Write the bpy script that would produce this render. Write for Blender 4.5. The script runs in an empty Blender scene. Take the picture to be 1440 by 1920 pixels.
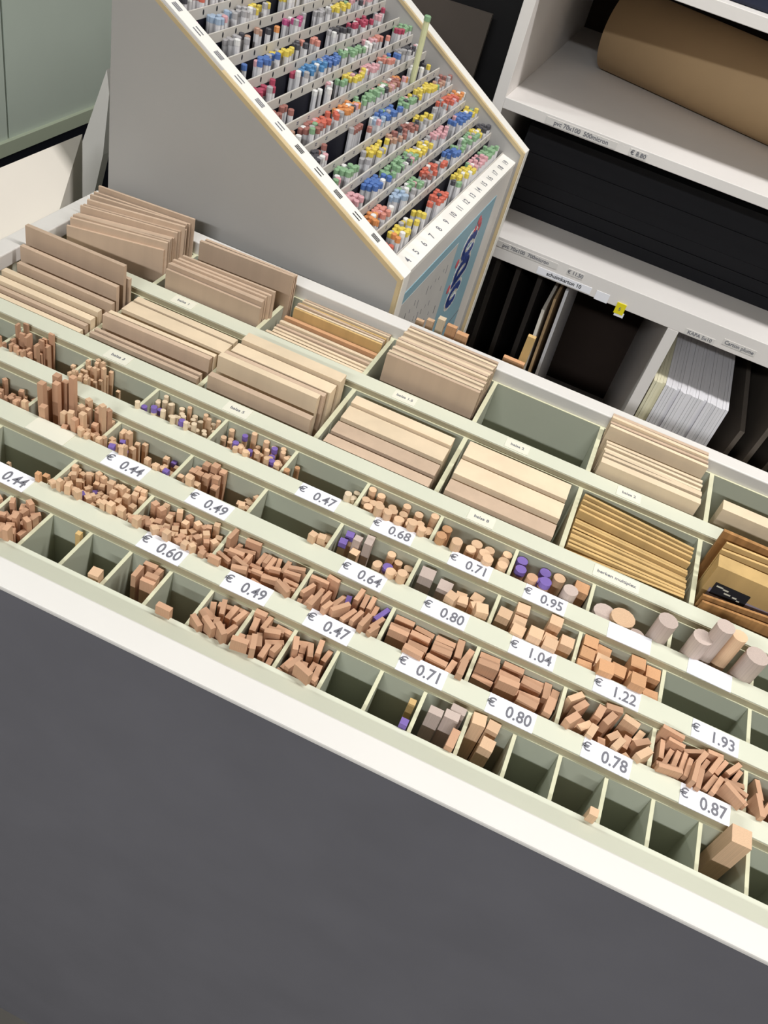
import bpy, bmesh, math, random
from mathutils import Matrix, Vector
random.seed(7)
SC = bpy.context.scene
COL = SC.collection
S = 0.46          # metres per working unit (unit = height of the lens above the tray)
ZT = 1.95         # tray top above the floor, in units
def W(x, y, z): return Vector((x*S, y*S, (z+ZT)*S))

# ------------------------------------------------------------------ camera, light, exposure
cam = bpy.data.cameras.new('camera'); cam.sensor_fit = 'HORIZONTAL'; cam.sensor_width = 36
cam.lens = 1625.955/1440*36; cam.clip_start = 0.01
camo = bpy.data.objects.new('camera', cam); COL.objects.link(camo)
R = Matrix(((0.9053995, -0.4082160, 0.1166679), (0.3553588, 0.5782803, -0.7343787), (0.2323184, 0.7063651, 0.6686378)))
camo.matrix_world = Matrix.Translation(W(0, 0, 1)) @ R.to_4x4()
SC.camera = camo
SC.view_settings.view_transform = 'Standard'; SC.view_settings.look = 'None'
SC.view_settings.gamma = 1; SC.view_settings.use_curve_mapping = False
SC.view_settings.exposure = 0.07
w = bpy.data.worlds.new('world'); SC.world = w; w.use_nodes = True
w.node_tree.nodes['Background'].inputs[0].default_value = (0.9, 0.95, 1, 1)
w.node_tree.nodes['Background'].inputs[1].default_value = 0.0
#  x, y, z, length x, width y, power, colour
LIGHTS = [(1.9, 1.75, 3.75, 4.2, 0.35, 35, (1.0, 0.985, 0.975)),
          (-0.3, -5.2, 3.75, 3.4, 0.35, 110, (0.95, 0.98, 1.0)),  # unseen fill lamp, added to brighten faces turned to the camera
          (-4.4, 1.9, 3.75, 3.0, 0.35, 22, (0.90, 0.98, 0.97))]

# ------------------------------------------------------------------ materials
MATS = {}
def lin(c):
    return tuple((v/255/12.92 if v/255 <= .04045 else ((v/255+.055)/1.055)**2.4) for v in c)
def mat(name, rgb, rough=.6, var=.0, scale=20, spec=.3, metal=0, stretch=(1, 1, 1), rnd=0., emit=0, bump=0.):
    if name in MATS: return MATS[name]
    m = bpy.data.materials.new(name); m.use_nodes = True; MATS[name] = m
    nt = m.node_tree; b = nt.nodes['Principled BSDF']; c = lin(rgb)
    b.inputs['Base Color'].default_value = (*c, 1); b.inputs['Roughness'].default_value = rough
    b.inputs['Specular IOR Level'].default_value = spec; b.inputs['Metallic'].default_value = metal
    if emit:
        b.inputs['Emission Color'].default_value = (*c, 1); b.inputs['Emission Strength'].default_value = emit
    if var or rnd or bump:
        tc = nt.nodes.new('ShaderNodeTexCoord'); mp = nt.nodes.new('ShaderNodeMapping')
        mp.inputs['Scale'].default_value = stretch; nt.links.new(tc.outputs['Object'], mp.inputs['Vector'])
        n = nt.nodes.new('ShaderNodeTexNoise'); n.inputs['Scale'].default_value = scale; n.inputs['Detail'].default_value = 4
        nt.links.new(mp.outputs['Vector'], n.inputs['Vector'])
        hv = nt.nodes.new('ShaderNodeHueSaturation'); hv.inputs['Color'].default_value = (*c, 1)
        mr = nt.nodes.new('ShaderNodeMapRange'); mr.inputs[1].default_value = .3; mr.inputs[2].default_value = .7
        mr.inputs[3].default_value = 1-var; mr.inputs[4].default_value = 1+var
        nt.links.new(n.outputs['Fac'], mr.inputs[0]); out = mr.outputs[0]
        if rnd:
            oi = nt.nodes.new('ShaderNodeObjectInfo')
            m2 = nt.nodes.new('ShaderNodeMapRange'); m2.inputs[3].default_value = 1-rnd; m2.inputs[4].default_value = 1+rnd
            nt.links.new(oi.outputs['Random'], m2.inputs[0])
            mu = nt.nodes.new('ShaderNodeMath'); mu.operation = 'MULTIPLY'
            nt.links.new(out, mu.inputs[0]); nt.links.new(m2.outputs[0], mu.inputs[1]); out = mu.outputs[0]
        nt.links.new(out, hv.inputs['Value']); nt.links.new(hv.outputs['Color'], b.inputs['Base Color'])
        if bump:
            bu = nt.nodes.new('ShaderNodeBump'); bu.inputs['Strength'].default_value = bump; bu.inputs['Distance'].default_value = .002
            nt.links.new(n.outputs['Fac'], bu.inputs['Height']); nt.links.new(bu.outputs[0], b.inputs['Normal'])
    return m
CREAM = mat('cream_laminate', (213, 214, 195), .45, .035, 9)
CREAM_D = mat('cream_hardboard', (212, 210, 180), .6, .05, 12)
BINGREY = mat('grey_green_hardboard', (183, 186, 168), .7, .05, 8)
RIMW = mat('white_melamine_rim', (222, 218, 213), .4, .03, 7)
EDGEB = mat('shaded_hardboard_edge', (176, 166, 138), .7, .06, 20)  # rail fronts: brownish board edge, with their shade put into the colour
PANEL = mat('grey_counter_laminate', (102, 101, 107), .5, .05, 14, spec=.2)
LABEL = mat('white_paper_label', (244, 244, 250), .6)
PALE_LABEL = mat('yellowed_paper_label', (228, 225, 208), .6)
INK = mat('grey_print_ink', (118, 118, 126), .7)
INKD = mat('dark_print_ink', (40, 40, 46), .7)
BALSA = mat('balsa_wood', (200, 175, 152), .75, .07, 60, stretch=(1, 1, .06), rnd=.10, spec=.15)
BALSAP = mat('pale_balsa_wood', (224, 203, 174), .75, .06, 50, stretch=(1, 1, .06), rnd=.08, spec=.15)
BEECH = mat('brown_ramin_wood', (200, 158, 128), .65, .09, 70, stretch=(1, 1, .06), rnd=.14, spec=.2)
PINE = mat('light_pine_wood', (222, 186, 152), .65, .08, 60, stretch=(1, 1, .06), rnd=.12, spec=.2)
ORANGEW = mat('orange_brown_wood', (206, 158, 118), .65, .1, 60, stretch=(1, 1, .06), rnd=.12, spec=.2)
PLY = mat('birch_plywood', (208, 174, 118), .6, .1, 60, stretch=(1, 1, .08), rnd=.1, spec=.2)
RIB = mat('ribbed_brown_wood', (168, 124, 78), .65, .25, 60, stretch=(3, 1, .02), spec=.2)
GREYW = mat('grey_weathered_wood', (196, 178, 168), .7, .1, 60, stretch=(1, 1, .08), rnd=.08, spec=.2)
PURPLE = mat('purple_paint', (124, 102, 172), .6)
RED = mat('red_print', (150, 60, 60), .7)
DGREY = mat('dispenser_grey_board', (176, 173, 170), .5, .03, 6, spec=.25)
WHITEE = mat('white_edge_band', (246, 243, 236), .35)
TAN = mat('bare_ply_edge', (205, 184, 144), .6, .08, 30)
LIP = mat('ivory_tier_strip', (208, 203, 195), .5, .03, 20)
BLACKP = mat('black_plastic_well', (26, 26, 38), .5)
PENW = mat('white_pen_barrel', (222, 220, 222), .4)
BLUEP = mat('pale_blue_poster', (142, 178, 192), .5, .04, 12)
POSTW = mat('grey_white_poster_sheet', (200, 198, 194), .5, .04, 20)
NAVY = mat('navy_print', (40, 66, 140), .5)
SHELFW = mat('white_shelf_laminate', (234, 229, 225), .45, .03, 6)
BACKB = mat('brown_backing_board', (60, 48, 42), .8, .1, 8)
BLACKB = mat('black_shade_board', (18, 18, 24), .6)
KRAFT = mat('kraft_paper', (190, 160, 122), .75, .04, 8)
FOAMW = mat('white_foam_board', (238, 236, 240), .6, .02, 20, rnd=.03)
FOAMC = mat('cream_foam_board', (236, 230, 200), .6, .02, 20, rnd=.03)
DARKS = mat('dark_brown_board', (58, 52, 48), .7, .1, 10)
GREEN = mat('green_grey_gloss_panel', (196, 206, 194), .35, .05, 3)
GREENF = mat('green_grey_frame', (180, 188, 166), .5)
CREAMB = mat('cream_board', (228, 221, 210), .5, .03, 5)
NEARBLK = mat('near_black_frame', (22, 24, 32), .5)
WALLM = mat('off_white_wall_paint', (205, 200, 190), .8, .03, 3)
WALLD = mat('dark_wall_paint', (40, 36, 36), .85, .1, 3)
FLOORM = mat('grey_lino_floor', (110, 106, 100), .6, .1, 10)
CEILM = mat('white_ceiling_tile', (225, 222, 215), .8, .03, 4)
YELL = mat('yellow_sticker', (236, 220, 40), .5)

# ------------------------------------------------------------------ mesh helpers (unit coordinates scaled by S)
class MB:
    def __init__(s, M=None): s.bm = bmesh.new(); s.mats = []; s.M = M or Matrix()
    def mi(s, m):
        if m not in s.mats: s.mats.append(m)
        return s.mats.index(m)
    def poly(s, vs, faces, m):
        bv = [s.bm.verts.new((s.M @ Vector(v))*S) for v in vs]; k = s.mi(m)
        for f in faces:
            try:
                fc = s.bm.faces.new([bv[i] for i in f]); fc.material_index = k
            except ValueError: pass
    def box(s, x0, x1, y0, y1, z0, z1, m, rot=None):
        vs = [(x, y, z) for x in (x0, x1) for y in (y0, y1) for z in (z0, z1)]
        if rot is not None: vs = [tuple(rot @ Vector(v)) for v in vs]
        s.poly(vs, [(0, 1, 3, 2), (4, 6, 7, 5), (0, 4, 5, 1), (2, 3, 7, 6), (0, 2, 6, 4), (1, 5, 7, 3)], m)
    def prism(s, pts, axis, a, b, m):
        # pts: 2D outline; axis 'x': pts=(y,z), 'y': pts=(x,z), 'z': pts=(x,y)
        f = {'x': lambda p, t: (t, p[0], p[1]), 'y': lambda p, t: (p[0], t, p[1]), 'z': lambda p, t: (p[0], p[1], t)}[axis]
        n = len(pts); vs = [f(p, a) for p in pts]+[f(p, b) for p in pts]
        s.poly(vs, [tuple(range(n)), tuple(range(2*n-1, n-1, -1))]+[(i, (i+1) % n, n+(i+1) % n, n+i) for i in range(n)], m)
    def cyl(s, c, axis, r, h, m, n=16, r2=None, cap=True, bevel=0.):
        # c base centre, axis unit vector
        ax = Vector(axis).normalized(); u = ax.orthogonal().normalized(); v = ax.cross(u)
        r2 = r if r2 is None else r2
        rings = [(0, r), (h, r2)]
        if bevel: rings = [(0, r), (h-bevel, r2), (h, r2-bevel)]
        vs = []
        for t, rr in rings:
            for k in range(n):
                a = 2*math.pi*k/n; vs.append(tuple(Vector(c)+ax*t+(u*math.cos(a)+v*math.sin(a))*rr))
        L = len(rings); fs = [(j*n+k, j*n+(k+1) % n, (j+1)*n+(k+1) % n, (j+1)*n+k) for j in range(L-1) for k in range(n)]
        if cap: fs += [tuple(range(n-1, -1, -1)), tuple(range((L-1)*n, L*n))]
        s.poly(vs, fs, m)
    def text(s, txt, M, size, m):
        me = text_mesh(txt); k = s.mi(m)
        bv = [s.bm.verts.new((s.M @ M @ (Vector(v.co)*size))*S) for v in me.vertices]
        for p in me.polygons:
            try:
                fc = s.bm.faces.new([bv[i] for i in p.vertices]); fc.material_index = k
            except ValueError: pass
    def build(s, name, parent=None, at=None, bevel=0., smooth=False):
        # at: origin in world metres; geometry given relative to the working origin and re-based onto it
        bmesh.ops.recalc_face_normals(s.bm, faces=s.bm.faces)
        o_at = Vector(at) if at is not None else Vector((0, 0, 0))
        me = bpy.data.meshes.new(name); s.bm.to_mesh(me); s.bm.free()
        for m in s.mats: me.materials.append(m)
        o = bpy.data.objects.new(name, me); COL.objects.link(o)
        if parent is not None: o.parent = parent
        if at is not None: o.location = o_at
        if smooth:
            for p in me.polygons: p.use_smooth = len(p.vertices) == 4
        if bevel:
            md = o.modifiers.new('bevel', 'BEVEL'); md.width = bevel*S; md.segments = 2; md.limit_method = 'ANGLE'
        return o
TX = {}
def text_mesh(t):
    if t in TX: return TX[t]
    cu = bpy.data.curves.new('lettering', 'FONT'); cu.body = t; cu.align_x = 'CENTER'; cu.align_y = 'CENTER'; cu.resolution_u = 3; cu.offset = .018
    o = bpy.data.objects.new('lettering', cu); COL.objects.link(o)
    bpy.context.view_layer.update()
    me = bpy.data.meshes.new_from_object(o.evaluated_get(bpy.context.evaluated_depsgraph_get()))
    bpy.data.objects.remove(o); bpy.data.curves.remove(cu); TX[t] = me
    return me
def tag(o, label=None, cat=None, group=None, kind=None):
    if label: o['label'] = label
    if cat: o['category'] = cat
    if group: o['group'] = group
    if kind: o['kind'] = kind
    return o
def empty(name, x, y, z, label, cat, group=None, M=None):
    o = bpy.data.objects.new(name, None); COL.objects.link(o); o.empty_display_size = .05
    o.location = W(x, y, z)
    if M is not None: o.matrix_world = Matrix.Translation(W(x, y, z)) @ M
    return tag(o, label, cat, group)
def T(x, y, z): return Matrix.Translation((x, y, z))
def RX(a): return Matrix.Rotation(math.radians(a), 4, 'X')
def RY(a): return Matrix.Rotation(math.radians(a), 4, 'Y')
def RZ(a): return Matrix.Rotation(math.radians(a), 4, 'Z')
ROOM = T(0, 0, ZT)   # for meshes built in place: working z=0 is the tray top

# ------------------------------------------------------------------ the room
def struct(name, *box, m):
    b = MB(ROOM); b.box(*box, m); return tag(b.build(name), kind='structure')
struct('floor', -7, 7, -11, 6, -ZT-.1, -ZT, m=FLOORM)
struct('ceiling', -7, 7, -11, 6, 3.95, 4.05, m=CEILM)
struct('wall_back', -7, 7, 5.2, 5.3, -ZT, 3.95, m=WALLD)
struct('wall_front', -7, 7, -11.1, -11, -ZT, 3.95, m=WALLM)
struct('wall_left', -7.1, -7, -11, 5.2, -ZT, 3.95, m=WALLM)
struct('wall_right', 7, 7.1, -11, 5.2, -ZT, 3.95, m=WALLM)
for i, (x, y, z, lx, ly, p, c) in enumerate(LIGHTS):
    pos = ['above the tray of wood', 'added unseen behind the viewer as fill', 'over the left aisle'][i]
    t = empty('ceiling_light', x, y, 3.95, 'long white fluorescent ceiling light '+pos, 'ceiling light')
    b = MB(); b.box(-lx/2-.04, lx/2+.04, -ly/2-.04, ly/2+.04, -.10, 0, WHITEE); b.build('housing', t)
    b = MB(); b.box(-lx/2, lx/2, -ly/2, ly/2, -.125, -.10, mat('lamp_diffuser', (255, 250, 240), .5, emit=3)); b.build('diffuser', t)
    L = bpy.data.lights.new('tube_light', 'AREA'); L.shape = 'RECTANGLE'; L.size = lx*S; L.size_y = ly*S; L.energy = p; L.color = c
    lo = bpy.data.objects.new('tube_light', L); COL.objects.link(lo); lo.parent = t; lo.location = (0, 0, -.14*S)

# ------------------------------------------------------------------ the counter with its tray of bins
XL, XR = -1.10, 1.50
CT = empty('display_counter', .2, 1.15, -ZT, 'long counter with grey laminate front and a cream tray of divided bins in its top', 'counter')
CI = Matrix.Translation(-Vector((.2, 1.15, -ZT)))   # part meshes relative to the counter's base
def cpart(name): return MB(CI)
b = MB(CI); b.box(-1.143, XR+.03, .619, .650, -ZT, .020, PANEL); b.build('front_panel', CT)
b = MB(CI); b.box(-1.12, XR, .68, 1.66, -ZT, -ZT+.04, DARKS); b.build('base_board', CT)
b = MB(CI); b.box(-1.143, -1.11, .650, 1.64, -ZT, -.004, CREAM); b.build('side_panel', CT)
b = MB(CI); b.box(XR, XR+.03, .650, 1.64, -ZT, -.004, CREAM); b.build('side_panel', CT)
b = MB(CI); b.box(-1.11, XR, 1.64, 1.67, -ZT, -.004, CREAM); b.build('rear_panel', CT)
# raised white rim
for nm, bx in (('front', (-1.143, XR+.03, .616, .660, .020, .029)), ('rear', (-1.143, XR+.03, 1.632, 1.674, -.004, .028)),
               ('left', (-1.143, -1.10, .660, 1.632, -.004, .028)), ('right', (XR-.01, XR+.03, .660, 1.632, -.004, .028))):
    b = MB(CI); b.box(*bx, RIMW); b.build('rim', CT, bevel=.0025)
RAILS = {0: (.660, .7104), 1: (.7857, .8359), 2: (.9065, .9617), 3: (1.0286, 1.0828), 4: (1.1498, 1.2065), 5: (1.393, 1.4568)}
RAILS = {k: ((y0*1.014+.003, y1) if k else (y0, y1)) for k, (y0, y1) in RAILS.items()}
rail_ob = {}
for k, (y0, y1) in RAILS.items():
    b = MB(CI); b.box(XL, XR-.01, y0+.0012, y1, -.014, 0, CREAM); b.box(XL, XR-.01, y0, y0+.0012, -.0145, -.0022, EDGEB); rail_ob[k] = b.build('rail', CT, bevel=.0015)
# bins: (y0, y1, dividers)
FX = lambda j: .015+.0702*j
SX = lambda k: .0625+.1446*k
BX = lambda k: .1325+.2465*k
ROWS = {'F': (.7104, .7857, [FX(j) for j in range(-15, 21)], .0028), '1': (.8359, .9065, [SX(k) for k in range(-7, 10)], .003),
        '2': (.9617, 1.0286, [SX(k) for k in range(-7, 10)], .003), '3': (1.0828, 1.1498, [SX(k) for k in range(-7, 10)], .003),
        'A': (1.2065, 1.393, [BX(k) for k in range(-4, 6)], .0045), 'B': (1.4568, 1.6346, [BX(k) for k in range(-4, 6)], .0045)}
ROWS = {k: (v[0], v[1]*1.014+.0075 if k != 'B' else v[1], v[2], v[3]) for k, v in ROWS.items()}
for rn, (y0, y1, dv, t) in ROWS.items():
    zt = -.014 if rn != 'B' else -.002
    b = MB(CI); b.box(XL, XR-.01, y1-.0075, y1-.0025, -.62, zt, BINGREY)
    b.box(XL, XR-.01, y1-.0076, y1-.0024, zt, zt+.0012, CREAM_D); b.build('bin_wall', CT)
    b = MB(CI); b.box(XL, XR-.01, y0-.012, y0-.007, -.62, -.016, BINGREY); b.build('bin_wall', CT)
    for x in dv:
        if x < XL+.02: continue
        b = MB(CI); b.box(x-t, x+t, y0-.007, y1-.0075, -.62, zt, BINGREY)
        b.box(x-t-.0001, x+t+.0001, y0-.007, y1-.0075, zt, zt+.0012, CREAM_D); b.build('divider', CT)
def rail_label(k, x, txt, w=.074, h=.036, m=LABEL, size=.0265, tilt=0, blank=False):
    y0, y1 = RAILS[k]; yc = (y0+y1)/2-.001
    b = MB(CI @ T(x, yc, 0) @ RZ(tilt)); b.box(-w/2, w/2, -h/2, h/2, 0, .0012, m)
    if txt:
        if txt.startswith('\u20ac'):
            b.text('\u20ac', T(-w/2+.006, .002, .0016), size*.8, INK); b.text(txt[1:], T(.012, -.002, .0016) @ Matrix.Diagonal((.78, 1, 1, 1)), size*1.12, INK)
        else: b.text(txt, T(0, 0, .0016), size, INK)
    b.build('price_label', rail_ob[k])
for k, lst in {1: [(-.709, '0.44'), (-.4354, '0.60'), (-.2914, '0.49'), (-.1539, '0.47'), (-.003, '0.71'), (.1382, '0.80'), (.2857, '0.78'), (.4334, '0.87')],
               2: [(-.726, None), (-.5821, '0.44'), (-.4254, '0.49'), (-.1498, '0.64'), (-.0067, '0.80'), (.1409, '1.04'), (.2805, '1.22'), (.4388, '1.93')],
               3: [(-.285, '0.47'), (-.1437, '0.68'), (-.0018, '0.71'), (.133, '0.95'), (.2815, None), (.4196, None)]}.items():
    for x, t in lst: rail_label(k, x, '\u20ac'+t if t else None, tilt=random.uniform(-1.5, 1.5), m=LABEL if t else PALE_LABEL if x < 0 else LABEL)
for k, lst in {4: [(-.7605, 'balsa 3'), (-.5077, 'balsa 5'), (-.018, 'balsa 8'), (.2382, 'berken multiplex')],
               5: [(-.7691, 'balsa 1'), (-.2605, 'balsa 1.5'), (-.0141, 'balsa 2'), (.2222, 'balsa 2')]}.items():
    for x, t in lst: rail_label(k, x, t, w=.05 if len(t) < 12 else .085, h=.03, m=PALE_LABEL, size=.0105)

# ------------------------------------------------------------------ sticks in the bins
STK = {}
def stick_mesh(kind, m):
    key = (kind, m.name)
    if key not in STK:
        b = MB()
        if kind == 'rd': b.cyl((0, 0, 0), (0, 0, 1), .5, 1, m, n=14)
        else: b.box(-.5, .5, -.5, .5, 0, 1, m)
        o = b.build('stick'); me = o.data; bpy.data.objects.remove(o)
        if kind == 'rd':
            for p in me.polygons: p.use_smooth = len(p.vertices) == 4
        STK[key] = me
    return STK[key]
TIP = {}
def tip_mesh(kind, w, d, m=PURPLE):
    key = (kind, round(w, 4), round(d, 4))
    if key not in TIP:
        b = MB()
        if kind == 'rd': b.cyl((0, 0, -.010), (0, 0, 1), w/2+.0004, .0106, m, n=14)
        else: b.box(-w/2-.0004, w/2+.0004, -d/2-.0004, d/2+.0004, -.010, .0006, m)
        o = b.build('tip'); TIP[key] = o.data; bpy.data.objects.remove(o)
    return TIP[key]
ZB = -ZT+.04
KN = {'rd': 'wooden_dowel', 'sq': 'square_wood_strip', 'fl': 'flat_wood_strip'}
def add_stick(kind, m, x, y, z, w, d, yaw, lab, grp, purple=False, zb=ZB, lean=(0, 0), cat=None):
    o = bpy.data.objects.new(KN[kind], stick_mesh(kind, m)); COL.objects.link(o)
    # lean: sideways offset of the foot against the top
    top = Vector((x, y, z)); foot = Vector((x+lean[0], y+lean[1], zb)); ax = top-foot; L = ax.length
    q = Vector((0, 0, 1)).rotation_difference(ax).to_matrix().to_4x4()
    body = Matrix.Translation(W(*foot)) @ q @ RZ(yaw)
    if purple:
        # keep the thing unscaled so that its tip can be a child
        e = o; b = MB()
        if kind == 'rd': b.cyl((0, 0, 0), (0, 0, 1), w/2, L-.009, m, n=14)
        else: b.box(-w/2, w/2, -d/2, d/2, 0, L-.009, m)
        bmesh.ops.recalc_face_normals(b.bm, faces=b.bm.faces)
        me = bpy.data.meshes.new('strip'); b.bm.to_mesh(me); b.bm.free(); me.materials.append(m); e.data = me
        e.matrix_world = body
        t = bpy.data.objects.new('painted_tip', tip_mesh(kind, w, d)); COL.objects.link(t); t.parent = e; t.location = (0, 0, L*S)
        t['label'] = 'purple painted end'
    else:
        o.matrix_world = body @ Matrix.Diagonal((w, d, L, 1))
    return tag(o, lab, cat or {'rd': 'dowel', 'sq': 'wood strip', 'fl': 'wood strip'}[kind], grp)
def corners(x, y, w, d, a):
    c, s_ = math.cos(math.radians(a)), math.sin(math.radians(a))
    return [(x+u*c-v*s_, y+u*s_+v*c) for u, v in ((-w/2, -d/2), (w/2, -d/2), (w/2, d/2), (-w/2, d/2))]
def overlap(A, B):
    for P in (A, B):
        for i in range(2):
            ax = (P[i+1][0]-P[i][0], P[i+1][1]-P[i][1]); n = (-ax[1], ax[0])
            for nn in (n,):
                a = [p[0]*nn[0]+p[1]*nn[1] for p in A]; c = [p[0]*nn[0]+p[1]*nn[1] for p in B]
                if max(a) <= min(c) or max(c) <= min(a): return False
    return True
FILLED = {}
def fill(row, x0, x1, kind, n, w, d, z, m, where, fx=(0, 1), fy=(0, 1), yaws=(0,), jit=6, purple=0, size_j=.1, adj='', key=None, grid=None):
    """stand n sticks in the part of a bin given by the fractions fx, fy"""
    y0, y1, _, t = ROWS[row]
    X0, X1, Y0, Y1 = x0+t+.001, x1-t-.001, y0-.005, y1-.009
    lim = (X0, X1, Y0, Y1)
    X0, X1 = X0+(X1-X0)*fx[0], X0+(X1-X0)*fx[1]; Y0, Y1 = Y0+(Y1-Y0)*fy[0], Y0+(Y1-Y0)*fy[1]
    done = FILLED.setdefault(key or (row, round(x0, 3)), [])
    kindtxt = {'rd': 'round wooden dowel', 'sq': 'square wooden stick', 'fl': 'flat wooden strip'}[kind]
    lab = f'{adj}{kindtxt} standing in {where}'
    grp = f'{adj}{kindtxt}s in {where}'
    np_ = 0; cnt = 0
    cells = []
    if grid:
        gx, gy = w*1.07, (d or w)*1.14
        nx, ny = int((X1-X0)/gx), int((Y1-Y0)/gy)
        cells = [(X0+(i+.5)*(X1-X0)/nx, Y0+(j+.5)*(Y1-Y0)/ny) for i in range(nx) for j in range(ny) if random.random() < grid]
        random.shuffle(cells); jit = min(jit, 5); n = len(cells)
    for tries in range(n*260):
        if cnt >= n: break
        if grid and tries >= len(cells): break
        shr = 1 if tries < n*60 or kind != 'fl' else .72
        ww = w*shr*random.uniform(1-size_j, 1+size_j); dd = ww if kind != 'fl' else d*random.uniform(1-size_j, 1+size_j)
        a = random.choice(yaws)+random.uniform(-jit, jit) if kind != 'rd' else 0
        x = random.uniform(X0, X1); y = random.uniform(Y0, Y1)
        if grid: x, y = cells[tries]; x += random.uniform(-.002, .002); y += random.uniform(-.001, .001); ww = w*random.uniform(.93, 1); dd = ww if kind != 'fl' else d*random.uniform(.9, 1)
        cs = corners(x, y, ww, dd, a)
        mx = max(0, lim[0]-min(p[0] for p in cs))-max(0, max(p[0] for p in cs)-lim[1])
        my = max(0, lim[2]-min(p[1] for p in cs))-max(0, max(p[1] for p in cs)-lim[3])
        x += mx; y += my; cs = corners(x, y, ww, dd, a)
        if min(p[0] for p in cs) < lim[0]-1e-4 or max(p[0] for p in cs) > lim[1]+1e-4 or min(p[1] for p in cs) < lim[2]-1e-4 or max(p[1] for p in cs) > lim[3]+1e-4: continue
        if any(overlap(cs, c2) for c2 in done): continue
        done.append(cs); cnt += 1; d_half = max(p[1] for p in cs)-y
        zz = random.uniform(*z); pu = np_ < purple
        if random.random() < .8: zz = max(zz, 1-(y-d_half)/y0+random.uniform(.003, .016))
        if pu: np_ += 1
        lb, gp = lab, grp
        if pu: lb = 'purple-tipped '+lb.replace(adj, '', 1); gp = 'purple-tipped '+gp.replace(adj, '', 1)
        add_stick(kind, m if not isinstance(m, (list, tuple)) else random.choice(m), x, y, zz, ww, dd, a, lb, gp, pu)
# third small row (just before the sheets)
def B3(k): return SX(k), SX(k+1)
fill('3', *B3(-8), 'sq', 4, .008, 0, (-.05, -.01), BEECH, 'the rear stick row, far left corner bin')
wl = 'the rear stick row, leftmost well filled bin'
fill('3', *B3(-7), 'fl', 26, .010, .005, (-.02, .022), BEECH, wl, fx=(0, .5), yaws=(0, 90), adj='brown ')
fill('3', *B3(-7), 'sq', 2, .008, 0, (-.05, -.03), PINE, wl, fx=(.6, .95))
wl = 'the bin two places left of the bin with purple dowels under the 5 mm sheet label'.replace('under the 5 mm sheet label', 'in the rear small row')
fill('3', *B3(-6), 'sq', 26, .0065, 0, (-.025, .005), PINE, 'the rear row, bin with one bundle at its left', fx=(0, .33), jit=20)
fill('3', *B3(-6), 'sq', 1, .006, 0, (-.03, -.02), PINE, 'the rear row, bin with one bundle at its left', fx=(.5, .6), adj='lone ')
wl = 'the rear stick row, bin right of the one-bundle bin'
fill('3', *B3(-5), 'rd', 44, .0095, 0, (-.04, -.015), BALSAP, wl, purple=5, adj='thin ')
fill('3', *B3(-5), 'rd', 4, .0085, 0, (-.02, -.002), PINE, wl, adj='taller ', fy=(.7, 1))
wl = 'the rear row left of the forty-seven cent label'
fill('3', *B3(-4), 'rd', 5, .010, 0, (-.04, -.01), PINE, wl, fx=(0, .25))
fill('3', *B3(-4), 'rd', 34, .0105, 0, (-.035, -.01), PINE, wl, fx=(.3, 1), purple=7)
wl = 'the rear stick row behind the forty-seven cent label'
fill('3', *B3(-3), 'rd', 1, .012, 0, (-.028, -.025), BALSAP, wl, fx=(.32, .42), fy=(.2, .5), adj='lone ')
fill('3', *B3(-3), 'rd', 6, .012, 0, (-.05, -.035), BALSAP, wl, fx=(.84, 1))
fill('3', *B3(-3), 'rd', 2, .011, 0, (-.035, -.02), ORANGEW, wl, fx=(0, .08))
wl = 'the rear stick row behind the sixty-eight cent label'
fill('3', *B3(-2), 'rd', 28, .0155, 0, (-.035, -.008), PINE, wl, fx=(0.02, 1))
wl = 'the rear stick row behind the seventy-one cent label'
fill('3', *B3(-1), 'rd', 6, .0175, 0, (-.04, -.015), ORANGEW, wl, fx=(0, .18))
fill('3', *B3(-1), 'rd', 2, .018, 0, (-.05, -.04), PINE, wl, fx=(.25, .4), fy=(0, .3), adj='short ')
fill('3', *B3(-1), 'rd', 17, .0192, 0, (-.03, -.01), PINE, wl, fx=(.45, 1), adj='pale ')
wl = 'the rear stick row behind the ninety-five cent label'
fill('3', *B3(0), 'rd', 6, .0205, 0, (-.03, -.015), BEECH, wl, fx=(0, .5), purple=6, grid=1)
fill('3', *B3(0), 'rd', 1, .0235, 0, (-.02, -.018), PINE, wl, fx=(.5, .62), fy=(.5, .9), adj='pale ')
fill('3', *B3(0), 'rd', 1, .026, 0, (-.012, -.01), GREYW, wl, fx=(.72, .8), fy=(.1, .3), adj='thick grey ')
fill('3', *B3(0), 'sq', 1, .024, 0, (-.02, -.018), ORANGEW, wl, fx=(.86, 1), fy=(.4, 1), adj='orange-brown ')
for (x, y, z, d, m, lb) in ((.236, 1.110, -.012, .040, GREYW, 'thick grey dowel at the left of the blank-labelled bin beside the 0.95 label'),
                            (.266, 1.108, -.004, .043, PINE, 'thick pale yellow dowel with wide end beside the grey dowel'),
                            (.3, 1.105, -.026, .030, GREYW, 'shorter thick dowel between the yellow-ended and the tall grey dowel'),
                            (.3265, 1.098, .040, .034, GREYW, 'tall thick grey dowel at the right of the blank-labelled bin'),
                            (.2620, 1.134, -.045, .016, BEECH, 'narrow brown dowel behind the thick yellow-ended dowel'),
                            (.409, 1.108, .070, .031, GREYW, 'tall weathered grey dowel rising over the rail right of the bins, rearmost one'),
                            (.4200, 1.150-.035+.02, .012, .001, GREYW, None),
                            (.3985+.012, 1.0925-.001, .045, .030, GREYW, None)):
    if lb is None: continue
    add_stick('rd', m, x, y, z, d, d, 0, lb, 'thick dowels at the right of the rear small row')
add_stick('rd', GREYW, .3865, 1.096, .040, .034, .034, 0, 'tall weathered grey dowel in front of the rearmost tall one', 'thick dowels at the right of the rear small row')
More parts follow.
